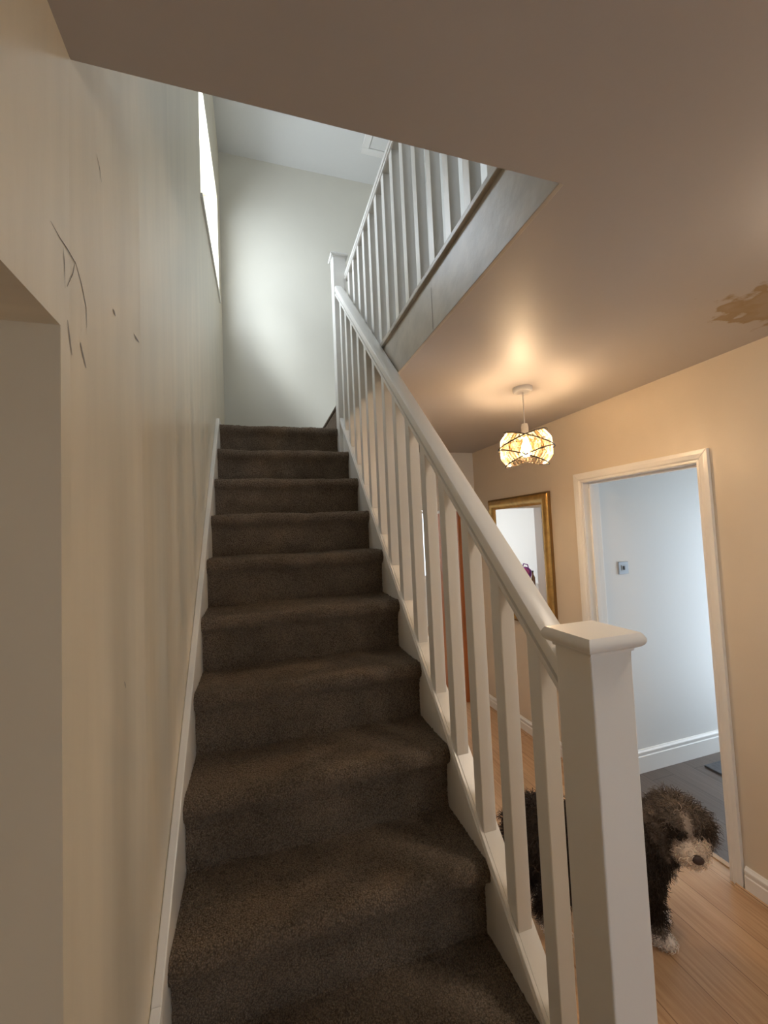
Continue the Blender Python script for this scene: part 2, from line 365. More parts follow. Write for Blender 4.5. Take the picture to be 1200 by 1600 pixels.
# door_1: white lining, stop and architrave (doorway without a leaf in view)
mb = MB()
mb.box(XH-.003, XH+.133, D0, D0+.0215, 0, DZ+.0215).box(XH-.003, XH+.133, D1-.0215, D1, 0, DZ+.0215).box(XH-.003, XH+.133, D1, D0, DZ, DZ+.0215)
d1 = struct(mb.build('door_1', gloss, bevel=.002), 'white door frame of the side room opening in the hall wall', 'door')
def architrave(mb, x, nx):
    w = .060
    prof = [(0, 0), (.010, 0), (.010, .012), (.016, .02), (.019, .04), (.019, w), (0, w)]
    for y_, s in ((D0+.004, 1), (D1-.004, -1)):
        mb.prism([(x+nx*d, y_+s*u, 0) for d, u in prof], [(x+nx*d, y_+s*u, DZ+.004+u) for d, u in prof])
    mb.prism([(x+nx*d, D0+.004+u, DZ+.004+u) for d, u in prof], [(x+nx*d, D1-.004-u, DZ+.004+u) for d, u in prof])
mb = MB(); architrave(mb, XH, -1); mb.build('architrave', gloss, d1, bevel=.0015)
mb = MB(); architrave(mb, XH+.13, 1); mb.build('architrave', gloss, d1, bevel=.0015)
mb = MB(); mb.box(XH+.045, XH+.080, D0-.013, D0, 0, DZ).box(XH+.045, XH+.080, D1, D1+.013, 0, DZ).box(XH+.045, XH+.080, D1+.013, D0-.013, DZ-.013, DZ)
mb.build('door_stop', gloss, d1, bevel=.0015)

# door_2 in the end wall: white frame with an orange wooden leaf swung into the back room
mb = MB(); mb.box(E0-.02, E0+.012, YH-.012, YH+.112, 0, EZ).box(E1-.012, E1+.02, YH-.012, YH+.112, 0, EZ).box(E0-.02, E1+.02, YH-.012, YH+.112, EZ-.012, EZ+.02)
mb.box(E0-.105, E0-.004, YH-.018, YH, 0, EZ+.07).box(E1+.004, XH-.02, YH-.018, YH, 0, EZ+.07).box(E0-.004, E1+.004, YH-.018, YH, EZ+.004, EZ+.07)
d2 = struct(mb.build('door_2', gloss, bevel=.002), 'white door frame in the hall end wall seen in the gold mirror', 'door')
lf = MB().box(E1-.052, E1-.014, YH+.07, YH+.68, .008, EZ-.02).build('door_leaf', orange_w, d2, bevel=.002, label='orange varnished wooden door leaf')
MB().tube([(E0-.03, YH-.045, 1.02), (E0-.03, YH-.015, 1.02)], .011).tube([(E0-.03, YH-.045, 1.02), (E0-.10, YH-.048, 1.02)], .008).build('handle', wire_m, d2, smooth=True)

# side room shell and its skirting
YS = 2.30
mb = MB(); mb.box(XH+.13, 3.9, YS, YS+.12, 0, ZC)
struct(mb.build('wall_side_room', wall_white), 'white side-room wall carrying a metal switch plate, seen through the doorway', 'wall')
mb = MB(); mb.box(3.9, 4.02, -1.2, 1.15, 0, ZC).box(3.9, 4.02, 2.18, YS, 0, ZC).box(3.9, 4.02, 1.15, 2.18, 2.08, ZC).box(XH+.13, 3.9, -1.32, -1.2, 0, ZC)
struct(mb.build('wall_side_room_outer', wall_white), 'outer walls of the side room', 'wall')
struct(MB().box(XH+.13, 3.9, -1.2, YS, ZC, ZC+.05).build('ceiling_side_room', wall_white), 'side room ceiling', 'ceiling')
mb = MB(); skirt(mb, (XH+.155, YS), (3.9, YS), (0, -1), h=.15)
struct(mb.build('baseboard_side_room', gloss, bevel=.001), 'white moulded skirting under the switch wall', 'skirting')
def window(name, axis, pos, u0, u1, z0_, z1_, label):
    f = .06
    mb = MB()
    def bx(mb, a0, a1, c0, c1, d=.03):
        if axis == 'x': mb.box(pos-d, pos+d, a0, a1, c0, c1)
        else: mb.box(a0, a1, pos-d, pos+d, c0, c1)
    um = (u0+u1)/2
    for (a0, a1, c0, c1) in ((u0, u1, z0_, z0_+f), (u0, u1, z1_-f, z1_), (u0, u0+f, z0_+f, z1_-f), (u1-f, u1, z0_+f, z1_-f), (um-f/2, um+f/2, z0_+f, z1_-f)): bx(mb, a0, a1, c0, c1)
    o = struct(mb.build(name, upvc, bevel=.004), label, 'window')
    for a0, a1 in ((u0+f, um-f/2), (um+f/2, u1-f)):
        p = MB(); bx(p, a0, a1, z0_+f, z1_-f, .004); p.build('pane', glass, o)
    return o
window('window_2', 'x', 3.955, 1.15, 2.18, .02, 2.08, 'white framed glazed door of the side room')

# back room shell
mb = MB(); mb.box(-.42, -.3, YF+.15, 7.0, 0, ZC).box(4.2, 4.32, YH+.12, 7.0, 0, ZC).box(-.42, 1.3, 7.0, 7.12, 0, ZC).box(3.1, 4.32, 7.0, 7.12, 0, ZC).box(1.3, 3.1, 7.0, 7.12, 0, .85).box(1.3, 3.1, 7.0, 7.12, 2.1, ZC)
mb.box(XH+.13, 4.2, YH, YH+.12, 0, ZC)
struct(mb.build('wall_back_room', wall_white), 'white walls of the bright back room reflected in the gold mirror', 'wall')
struct(MB().box(.2, .32, YH+.12, 7.0, 0, ZC).build('wall_back_room_side', wall_white), 'bright white back-room wall behind the chest, seen in the mirror', 'wall')
struct(MB().box(-.3, 4.2, YF+.15, 7.0, ZC, ZC+.05).box(.69, 4.2, YH+.1, YF+.15, ZC, ZC+.05).build('ceiling_back_room', wall_white), 'back room ceiling', 'ceiling')
window('window_3', 'y', 7.05, 1.3, 3.1, .85, 2.1, 'white framed window of the back room')
window('window_4', 'y', -1.83, 1.2, 1.9, 3.6, 4.8, 'white framed upstairs front window')

# window_1 in the stair side wall: frame, panes, deep sill board
mb = MB(); fx0, fx1 = XO+.005, XO+.045; fr = .038
def wq(mb, ya, yb, za0, za1, zb0, zb1): mb.hexa([(fx0,ya,za0),(fx1,ya,za0),(fx1,yb,zb0),(fx0,yb,zb0),(fx0,ya,za1),(fx1,ya,za1),(fx1,yb,zb1),(fx0,yb,zb1)])
def zs(y): return S0+(S1-S0)*(y-WY0)/(WY1-WY0)
def zh(y): return H0+(H1-H0)*(y-WY0)/(WY1-WY0)
wq(mb, WY0, WY1, zs(WY0), zs(WY0)+fr, zs(WY1), zs(WY1)+fr); wq(mb, WY0, WY1, zh(WY0)-fr, zh(WY0), zh(WY1)-fr, zh(WY1))
ym = (WY0+WY1)/2
for a, b in ((WY0, WY0+fr), (WY1-fr, WY1)): wq(mb, a, b, zs(a)+fr, zh(a)-fr, zs(b)+fr, zh(b)-fr)
w1 = struct(mb.build('window_1', upvc, bevel=.004), 'white framed stairwell window high in the left wall', 'window')
for a, b in ((WY0+fr, WY1-fr),):
    MB().hexa([(fx0+.025,a,zs(a)+fr),(fx0+.033,a,zs(a)+fr),(fx0+.033,b,zs(b)+fr),(fx0+.025,b,zs(b)+fr),(fx0+.025,a,zh(a)-fr),(fx0+.033,a,zh(a)-fr),(fx0+.033,b,zh(b)-fr),(fx0+.025,b,zh(b)-fr)]).build('pane', glass, w1)
xa = XL(3)+.012
MB().hexa([(fx1,WY0-.02,zs(WY0)-.02),(xa,WY0-.02,zs(WY0)-.02),(xa,WY1+.01,zs(WY1)-.02),(fx1,WY1+.01,zs(WY1)-.02),(fx1,WY0-.02,zs(WY0)+.004),(xa,WY0-.02,zs(WY0)+.004),(xa,WY1+.01,zs(WY1)+.004),(fx1,WY1+.01,zs(WY1)+.004)]).build('window_sill', gloss, w1, bevel=.003)

# loft hatch on the upper ceiling
lh = struct(MB().box(1.02, 1.70, 2.75, 2.83, ZU-.018, ZU).box(1.02, 1.70, 3.467, 3.53, ZU-.018, ZU).box(1.02, 1.085, 2.83, 3.467, ZU-.018, ZU).box(1.64, 1.70, 2.83, 3.467, ZU-.018, ZU).build('trim_6', gloss, bevel=.003), 'white loft hatch frame on the upstairs ceiling', 'trim')
MB().box(1.089, 1.636, 2.834, 3.463, ZU-.010, ZU).build('hatch_panel', wall_white, lh)

# ------------------------------------------------------------------ staircase
st = empty('staircase', (.2, y0, 0), 'straight flight of stairs fully covered in dark brown carpet between white strings', 'stairs')
def step(k):
    yn = y0+k*g; zt = z0+k*rs_
    zb = zt-rs_ if k > -1 else zt-.177*2+.177
    yb = (y0+(k+1)*g+.035) if k < 9 else YF-.006
    # profile: riser bottom -> under nosing -> nosing -> tread back
    pr = [(yn+.035, zb-.004), (yn+.035, zb+.05), (yn+.034, zt-.090), (yn+.026, zt-.066)]
    R0 = .029
    cy, cz = yn+R0, zt-R0-.002
    for q in np.linspace(math.radians(215), math.radians(90), 12): pr.append((cy+R0*math.cos(q), cz+R0*1.1*math.sin(q)))
    pr.append((yn+.07, zt-.0005)); pr.append((yb+.002, zt+.003))
    P = np.array(pr); d = np.r_[0, np.cumsum(np.hypot(*(np.diff(P, axis=0).T)))]
    n = int(d[-1]/(.0052 if k < 6 else .008)); s = np.linspace(0, d[-1], n); Y = np.interp(s, d, P[:, 0]); Z = np.interp(s, d, P[:, 1])
    tx = np.gradient(Y); tz = np.gradient(Z); L = np.hypot(tx, tz); ny, nz = -tz/L, tx/L
    nx = int((SR-SL)/(.0055 if k < 6 else .008)); X = np.linspace(SL, SR, nx)
    XX, YY = np.meshgrid(X, Y, indexing='ij'); _, ZZ = np.meshgrid(X, Z, indexing='ij')
    ph = rng.uniform(0, 6, 6)
    low = .0022*np.sin(XX*9+ph[0])+.0016*np.sin(XX*23+ph[1]+YY*20)+.0014*np.sin(ZZ*50+ph[2]+XX*13)+.001*np.sin(XX*41+ph[3]+ZZ*30)
    wear = -.004*np.exp(-((XX-(SL+SR)/2)/.22)**2)*np.exp(-((s-d[10])/.03)**2)[None, :]
    D = low + wear + rng.normal(0, .0016, XX.shape)
    D[:, :2] = 0
    VX = XX; VY = YY+ny[None, :]*D; VZ = ZZ+nz[None, :]*D
    v = np.stack([VX, VY, VZ], -1).reshape(-1, 3)-np.array(st.location)
    a = (np.arange(nx-1)[:, None]*n+np.arange(n-1)[None, :]).ravel(); f = np.stack([a, a+n, a+n+1, a+1], 1)
    me = bpy.data.meshes.new('carpeted_step'); me.vertices.add(len(v)); me.vertices.foreach_set('co', v.ravel())
    me.loops.add(f.size); me.loops.foreach_set('vertex_index', f.ravel()); me.polygons.add(len(f))
    me.polygons.foreach_set('loop_start', np.arange(0, f.size, 4)); me.polygons.foreach_set('use_smooth', [True]*len(f)); me.update(); me.validate()
    me.materials.append(carpet)
    o = bpy.data.objects.new('carpeted_step', me); COL.objects.link(o); o.parent = st
for k in range(-2, 10): step(k)
# strings
def sloped(mb, x0, x1, ya, yb, fb, ft):
    mb.hexa([(x0,ya,fb(ya)),(x1,ya,fb(ya)),(x1,yb,fb(yb)),(x0,yb,fb(yb)),(x0,ya,ft(ya)),(x1,ya,ft(ya)),(x1,yb,ft(yb)),(x0,yb,ft(yb))])
wtop = lambda y: pitch(y)+.036
mb = MB(); x1 = SL-.0005
for a, b in ((.42, .72), (.72, 1.05), (1.05, 2.97)):
    xa_, xb_ = XL(a)+.0005, XL(b)+.0005
    mb.hexa([(xa_,a,max(0, pitch(a)-.34)),(x1,a,max(0, pitch(a)-.34)),(x1,b,max(0, pitch(b)-.34)),(xb_,b,max(0, pitch(b)-.34)),(xa_,a,wtop(a)),(x1,a,wtop(a)),(x1,b,wtop(b)),(xb_,b,wtop(b))])
mb.box(XL(3)+.0005, x1, 2.97, YF, 2.3, wtop(2.97)-.0)
mb.build('wall_string', gloss, st, bevel=.003)
zr = lambda y: .9694*y-.252             # top of base rail
mb = MB(); sloped(mb, SR+.0005, SR+.036, .67, 2.95, lambda y: max(0, zr(y)-.36), lambda y: zr(y)-.024)
mb.build('outer_string', gloss, st, bevel=.003)
# carpeted riser and edge at the turn up to the landing
mb = MB(); mb.box(.622, .650, 3.005, YF-.004, 2.49, ZF-.02); mb.tube([(.630, 3.005, ZF-.014), (.630, YF-.004, ZF-.014)], .018, 10)
mb.build('landing_riser', carpet, st, smooth=True)
# panelled side under the stairs
mb = MB(); mb.add([(SR+.03,.72,0),(SR+.036,.72,0),(SR+.036,YH-.004,0),(SR+.03,YH-.004,0),(SR+.03,.72,max(.02, zr(.72)-.3)),(SR+.036,.72,max(.02, zr(.72)-.3)),(SR+.036,2.95,zr(2.95)-.3),(SR+.03,2.95,zr(2.95)-.3),(SR+.03,YH-.004,zr(2.95)-.3),(SR+.036,YH-.004,zr(2.95)-.3)],
                  [(0,3,8,6,4),(1,2,9,7,5),(0,1,5,4),(4,5,7,6),(6,7,9,8),(0,1,2,3),(2,3,8,9)])
mb.build('side_panel', gloss, st)

# ------------------------------------------------------------------ banister of the flight
def cap(mb, cx, cy, w, z, h=.03, over=.018):
    hw = w/2
    prof = [(hw-.004, z-.006), (hw+.003, z-.005), (hw+.004, z)] + [(hw+.004+(over-.003)*q, z+h*t) for t, q in ((.10, .45), (.25, .80), (.45, 1.0), (.65, .97), (.85, .78), (1.0, .56))]
    vv = []; ff = []
    for r_, zz in prof: vv += [(cx-r_, cy-r_, zz), (cx+r_, cy-r_, zz), (cx+r_, cy+r_, zz), (cx-r_, cy+r_, zz)]
    for i in range(len(prof)-1):
        for k in range(4): ff.append((i*4+k, i*4+(k+1) % 4, i*4+4+(k+1) % 4, i*4+4+k))
    ff.append((0, 3, 2, 1)); e = (len(prof)-1)*4; ff.append((e, e+1, e+2, e+3))
    mb.add(vv, ff)
def rail(mb, xc, ya, za, yb, zb, sc=1.0):
    half = [(.020, 0), (.0235, .001), (.0300, .006), (.0315, .012), (.0295, .0185), (.0200, .0200), (.0165, .0232), (.0185, .0268), (.0300, .0290), (.0325, .032), (.0325, .052), (.0300, .0575), (.0240, .0605), (.012, .0625)]
    prof = [(-x*sc, h*sc) for x, h in half] + [(x*sc, h*sc) for x, h in reversed(half)]
    k = (zb-za)/(yb-ya); c = math.sqrt(1+k*k)
    A = [(xc+x, ya, za+h*c) for x, h in prof]; B = [(xc+x, yb, zb+h*c) for x, h in prof]
    mb.prism(A, B)
bn = empty('stair_banister', (.631, .675, 0), 'white painted stair banister with square balusters rising from the big square newel post', 'banister')
XB = .631
zl = lambda y: 1.365+.977*(y-.752)          # underside of handrail
nw_ = MB().box(.580, .676, .627, .723, 0, 1.482).build('newel_post', gloss, bn, bevel=.003)
mb = MB(); cap(mb, .628, .675, .096, 1.482); mb.build('newel_cap', gloss, nw_, smooth=True)
mb = MB(); rail(mb, XB, .722, zl(.722), 2.912, zl(2.912)); mb.build('handrail', gloss, bn, smooth=True)
# base rail with grooved edge
prof = [(-.026, -.034), (-.026, -.024), (-.033, -.022), (-.033, -.011), (-.027, -.009), (-.027, -.005), (-.031, -.003), (-.029, 0), (-.0215, 0), (-.0205, -.002), (-.0195, 0), (.029, 0), (.033, -.006), (.033, -.030)]
mb = MB(); mb.prism([(XB+x, .722, zr(.722)+h*1.38) for x, h in prof], [(XB+x, 2.912, zr(2.912)+h*1.38) for x, h in prof]); mb.build('base_rail', gloss, bn, bevel=.0012)
BW = .0435
def baluster(y, x=XB, par=bn, bot=zr, top=lambda y: zl(y)+.004):
    h = BW/2
    mb = MB(); mb.hexa([(x-h,y-h,bot(y-h)),(x+h,y-h,bot(y-h)),(x+h,y+h,bot(y+h)),(x-h,y+h,bot(y+h)),(x-h,y-h,top(y-h)),(x+h,y-h,top(y-h)),(x+h,y+h,top(y+h)),(x-h,y+h,top(y+h))])
    return mb.build('baluster', gloss, par, bevel=.0025)
for k in range(14): baluster(.838+.1512*k)

# ------------------------------------------------------------------ upper landing balustrade
lb = empty('landing_balustrade', (.70, 2.95, ZF), 'white upstairs balustrade with a capped newel along the stairwell edge', 'banister')
un = MB().box(.592, .688, 2.908, 3.004, 2.30, 3.785).build('newel_post', gloss, lb, bevel=.003)
mb = MB(); cap(mb, .640, 2.956, .096, 3.785, h=.026, over=.016); mb.build('newel_cap', gloss, un, smooth=True)
XU = .708; ZRb = 3.615
mb = MB(); rail(mb, XU, 2.925, ZRb, .95, ZRb, .95); mb.build('handrail', gloss, lb, smooth=True)
for k in range(13): baluster(2.835-.141*k, XU, lb, lambda y: ZF-.002, lambda y: ZRb+.004)
MB().box(XU-.035, XU+.035, .93, 1.005, ZF-.004, 3.72).build('half_newel', gloss_old, lb, bevel=.003)

# ------------------------------------------------------------------ pendant lamp
LX, LY, LZ = 1.431, 1.918, 2.150
pl = empty('pendant_lamp', (LX, LY, ZC), 'lit pendant ceiling lamp with a crystal rod shade bound by crossing dark wires', 'lamp')
mb = MB(); mb.lathe([(0, 0), (.052, 0), (.052, -.018), (.046, -.026), (.012, -.028), (0, -.028)], (LX, LY, ZC), 36); mb.build('ceiling_rose', plastic_w, pl, smooth=True)
mb = MB(); mb.tube([(LX, LY, ZC-.02), (LX+.001, LY, ZC-.1), (LX, LY, LZ+.13)], .0035, 8); mb.build('cord', plastic_w, pl, smooth=True)
mb = MB(); mb.lathe([(0, .14), (.016, .138), (.019, .12), (.019, .075), (.024, .07), (.024, .062), (0, .062)], (LX, LY, LZ), 24); mb.build('bulb_holder', plastic_w, pl, smooth=True)
mb = MB(); mb.lathe([(.001, .068), (.013, .06), (.015, .035), (.026, .008), (.030, -.012), (.026, -.032), (.014, -.042), (.001, -.045)], (LX, LY, LZ), 24); mb.build('bulb', bulb_m, pl, smooth='all')
mb = MB()
for k in range(3): mb.tube([(LX, LY, LZ+.066), (LX+.119*math.cos(k*2*PI/3+.3), LY+.119*math.sin(k*2*PI/3+.3), LZ+.075)], .002, 6)
mb.build('spider', wire_m, pl)
toc = Vector((-LX, -LY, 0)).normalized()     # towards the viewer's side
side = Vector((toc.y, -toc.x, 0))
RB = .138
def band(tilt, n, half, ph):
    """ring of short glass rods between two wire hoops, the ring tilted about the horizontal axis pointing to the room"""
    rot = Matrix.Rotation(tilt, 3, toc)
    c = Vector((LX, LY, LZ))
    mb = MB()
    for k in range(n):
        a = 2*PI*k/n+ph
        w = RB*PI/n*.66
        for s0, s1 in ((-half, -.002), (.002, half)):
            rr0 = RB-.016*abs(s0)/half; rr1 = RB-.016*abs(s1)/half
            vv = []
            for (rr, z_) in ((rr0, s0), (rr1, s1)):
                for da, dr in ((-1, 0), (0, .007), (1, 0), (0, -.005)):
                    th = a+da*w/RB
                    p = Vector((math.cos(th)*(rr+dr), math.sin(th)*(rr+dr), z_))
                    vv.append(c+rot @ p)
            mb.prism(vv[:4], vv[4:])
    o = mb.build('crystal_band', crystal, pl); o.data.materials.append(crystal_shade)
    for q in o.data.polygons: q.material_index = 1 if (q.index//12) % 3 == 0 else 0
    for s in (-half, half):
        ring = [c+rot @ Vector((math.cos(t)*(RB+.001), math.sin(t)*(RB+.001), s)) for t in np.linspace(0, 2*PI, 61)]
        MB().tube(ring, .0032, 6, cap=False).build('wire_hoop', wire_m, o, smooth=True)
band(math.radians(20), 44, .050, 0); band(math.radians(-20), 44, .050, .05)

# added fill light, shaped like a flush lamp over the front hall, out of the frame
fl_ = empty('added_ceiling_light', (1.40, .42, ZC), 'added round fill light on the ceiling of the front hall, out of view', 'lamp')
mb = MB(); mb.lathe([(.001, 0), (.17, 0), (.175, -.02), (.16, -.035), (.155, -.03)], (1.40, .42, ZC), 40); mb.build('base', plastic_w, fl_, smooth=True)
mb = MB(); mb.lathe([(.154, -.030), (.14, -.055), (.10, -.072), (.05, -.080), (.001, -.082)], (1.40, .42, ZC), 40); mb.build('diffuser', emit('added_light_glow', (1, .86, .70), 15), fl_, smooth=True)

# ------------------------------------------------------------------ gold mirror
my0, my1, mz0, mz1 = 2.589, 3.419, .93, 1.974
mr = empty('wall_mirror', (XH, 3.0, 1.45), 'rectangular mirror in a broad gold frame hanging on the magnolia wall', 'mirror')
prof = [(0, 0), (.010, -.002), (.020, .006), (.032, .018), (.038, .034), (.036, .050), (.028, .066), (.016, .080), (.010, .086), (.004, .088), (0, .088)]  # (depth, inward)
def frame_side(mb, a, b, ca, cb):
    pass
mb = MB(); vv = []
for (yy, zz, sy, sz) in ((my0, mz0, 1, 1), (my1, mz0, -1, 1), (my1, mz1, -1, -1), (my0, mz1, 1, -1)):
    vv.append([(XH-.002-d, yy+sy*max(u, 0), zz+sz*max(u, 0)) for d, u in prof])
b = []; n = len(prof)
for c in vv: b += c
ff = []
for k in range(4):
    k2 = (k+1) % 4
    for i in range(n-1): ff.append((k*n+i, k2*n+i, k2*n+i+1, k*n+i+1))
mb.add(b, ff); mb.build('frame', gold, mr, smooth=True)
mb = MB(); e = .006
for (a0, a1, c0, c1) in ((my0-e, my1+e, mz0-e, mz0), (my0-e, my1+e, mz1, mz1+e), (my0-e, my0, mz0, mz1), (my1, my1+e, mz0, mz1)): mb.box(XH-.022, XH-.001, a0, a1, c0, c1)
mb.build('frame_edge', gold_dark, mr, bevel=.001, label='thin darker outer edge of the gold frame')
MB().box(XH-.009, XH-.003, my0+.08, my1-.08, mz0+.08, mz1-.08).build('mirror_glass', mirror_m, mr)

# ------------------------------------------------------------------ switch plate and mat in the side room
sw = empty('switch_plate', (2.455, YS, 1.40), 'square metal switch plate with a dark centre on the side-room wall', 'switch')
MB().box(2.412, 2.498, YS-.008, YS, 1.359, 1.445).build('plate', steel, sw, bevel=.002)
MB().box(2.436, 2.474, YS-.011, YS-.007, 1.383, 1.421).build('surround', steel, sw, bevel=.0015)
MB().box(2.449, 2.461, YS-.015, YS-.010, 1.388, 1.414).build('rocker', wire_m, sw, bevel=.001)
tag(MB().box(2.93, 3.55, 1.72, 2.19, 0, .012).build('door_mat', mat_grey, bevel=.003), 'flat dark grey mat on the side-room floor near the skirting', 'mat')

# ------------------------------------------------------------------ back room things seen in the mirror
ch = empty('chest_of_drawers', (.56, 5.0, 0), 'dark wooden chest with a pale top reflected low in the mirror', 'chest')
MB().box(.33, .76, 4.55, 5.75, .06, .86).build('carcass', chest_w, ch, bevel=.004)
MB().box(.325, .785, 4.53, 5.77, .86, .89).build('top', top_m, ch, bevel=.004)
for j in range(3):
    dr = MB().box(.76, .778, 4.58, 5.72, .10+.25*j, .33+.25*j).build('drawer', chest_w, ch, bevel=.003)
    MB().tube([(.775, 5.15-.06, .22+.25*j), (.80, 5.15, .22+.25*j), (.775, 5.15+.06, .22+.25*j)], .006, 8).build('handle', steel, dr, smooth=True)
bg_ = empty('purple_bag', (.55, 5.1, .89), 'small purple and pink bag on top of the chest in the mirror', 'bag')
def blob(c, r, name, m, par, n=20):
    mb = MB(); mb.lathe([(max(.001, math.cos(t)*1.0), math.sin(t)) for t in np.linspace(-PI/2, PI/2, 11)], (0, 0, 0), n)
    mb.v = [(c[0]+x*r[0]*(1+.08*math.sin(5*y)), c[1]+y*r[1], c[2]+z*r[2]) for x, y, z in mb.v]
    return mb.build(name, m, par, smooth='all')
blob((.55, 5.10, 1.02), (.09, .13, .13), 'body', bag_m, bg_)
blob((.60, 5.06, 1.08), (.06, .09, .06), 'flap', pink_m, bg_)
MB().tube([(.55, 5.02, 1.12), (.55, 5.04, 1.18), (.55, 5.13, 1.19), (.55, 5.17, 1.12)], .008, 8).build('strap', bag_m, bg_, smooth=True)
bt = empty('brown_bottle', (.60, 4.87, .89), 'slim brown bottle standing on the chest in the mirror', 'bottle')
mb = MB(); mb.lathe([(.001, 0), (.03, .002), (.03, .13), (.012, .17), (.012, .20), (.001, .20)], (.60, 4.87, .89), 20); mb.build('body', bottle_m, bt, smooth=True)
mb = MB(); mb.lathe([(.001, .20), (.014, .20), (.014, .222), (.001, .222)], (.60, 4.87, .89), 16); mb.build('stopper', wire_m, bt, smooth=True)

# ------------------------------------------------------------------ dog
def attr_mat(name, rough):
    M = bpy.data.materials.new(name); M.use_nodes = True; n = M.node_tree.nodes; l = M.node_tree.links
    p = n['Principled BSDF']; p.inputs['Roughness'].default_value = rough; p.inputs['Specular IOR Level'].default_value = .25
    a = n.new('ShaderNodeAttribute'); a.attribute_name = 'coat'; l.new(a.outputs['Color'], p.inputs['Base Color'])
    return M
fur_m = attr_mat('dog_fur', .75)
dog = empty('dog', (1.35, 1.52, 0), 'curly dark brown dog with white muzzle and paws standing behind the newel post', 'dog')
V = Vector
sph = []
def limb(pts):
    for (p, ra), (q, rb) in zip(pts[:-1], pts[1:]):
        p, q = V(p), V(q); n = max(2, int((q-p).length/(.35*min(ra, rb)))+1)
        for i in range(n+1): t = i/n; sph.append((p.lerp(q, t), ra+(rb-ra)*t))
dirb = V((.81, -.586, 0)); lat = V((.586, .81, 0))     # towards the chest, towards the far side
rump = V((1.145, 1.615, .425)); chest = V((1.455, 1.395, .405))
limb([(rump, .098), (rump.lerp(chest, .5)+V((0, 0, .0)), .098), (chest, .112), (chest+dirb*.05+V((0,0,-.01)), .09)])
HC = V((1.598, 1.325, .497))     # head centre
limb([(chest+dirb*.01+V((0, 0, .05)), .088), (HC+V((-.045, .03, -.015)), .078)])
# front legs
for s, foot in ((-1, V((1.520, 1.372, 0))), (1, V((1.605, 1.468, 0)))):
    sh = chest+lat*s*.058+V((0, 0, -.06))+dirb*.01
    limb([(sh, .062), (V((foot.x-.03, foot.y+.016, .25)), .046), (V((foot.x-.016, foot.y+.012, .12)), .036), (V((foot.x-.010, foot.y+.008, .045)), .033), (V((foot.x+.018, foot.y-.016, .026)), .030)])
# hind legs: knee forward and high, hock backward and low
for s, foot in ((-1, V((1.165, 1.535, 0))), (1, V((1.195, 1.690, 0)))):
    hip = rump+lat*s*.058+V((0, 0, -.04))
    knee = V((foot.x, foot.y, 0))+dirb*.045+V((0, 0, .245)); hock = V((foot.x, foot.y, 0))-dirb*.055+V((0, 0, .125))
    limb([(hip, .080), (knee, .056), (hock, .034), (V((foot.x-.03, foot.y+.02, .04)), .031), (V((foot.x+.012, foot.y-.008, .026)), .030)])
# tail hanging behind
limb([(rump-dirb*.07+V((0, 0, .04)), .032), (rump-dirb*.12+V((0, 0, -.02)), .03), (rump-dirb*.125+V((0, 0, -.12)), .02)])
# head: skull, brow, muzzle, ears
face = V((-.42, -.88, -.14)).normalized(); hr = face.cross(V((0, 0, 1))).normalized(); hu = hr.cross(face).normalized()
limb([(HC-face*.02, .092), (HC+face*.02+hu*.012, .086)])
MZ = HC+face*.085-hu*.036
limb([(HC+face*.04-hu*.018, .066), (MZ, .055)]); limb([(HC+face*.05-hu*.02-hr*.02, .055), (MZ-hr*.024-face*.012-hu*.012, .047)])
limb([(HC+face*.05-hu*.05, .04), (MZ-hu*.025-face*.01, .034)])
for s in (-1, 1):
    limb([(HC+hr*s*.070+hu*.030-face*.01, .034), (HC+hr*s*.100-hu*.015, .034), (HC+hr*s*.106-hu*.065, .026)])
bm = bmesh.new()
for c, r_ in sph: bmesh.ops.create_icosphere(bm, subdivisions=2, radius=r_, matrix=Matrix.Translation(c))
me = bpy.data.meshes.new('tmp'); bm.to_mesh(me); bm.free()
tmp = bpy.data.objects.new('tmp', me); COL.objects.link(tmp)
rm = tmp.modifiers.new('r', 'REMESH'); rm.mode = 'VOXEL'; rm.voxel_size = .009
sm = tmp.modifiers.new('s', 'SMOOTH'); sm.factor = .5; sm.iterations = 8
dg = bpy.context.evaluated_depsgraph_get(); ev = tmp.evaluated_get(dg)
bme = bpy.data.meshes.new_from_object(ev, depsgraph=dg); bpy.data.objects.remove(tmp, do_unlink=True)
nv = len(bme.vertices); co = np.empty(nv*3); bme.vertices.foreach_get('co', co); co = co.reshape(-1, 3)
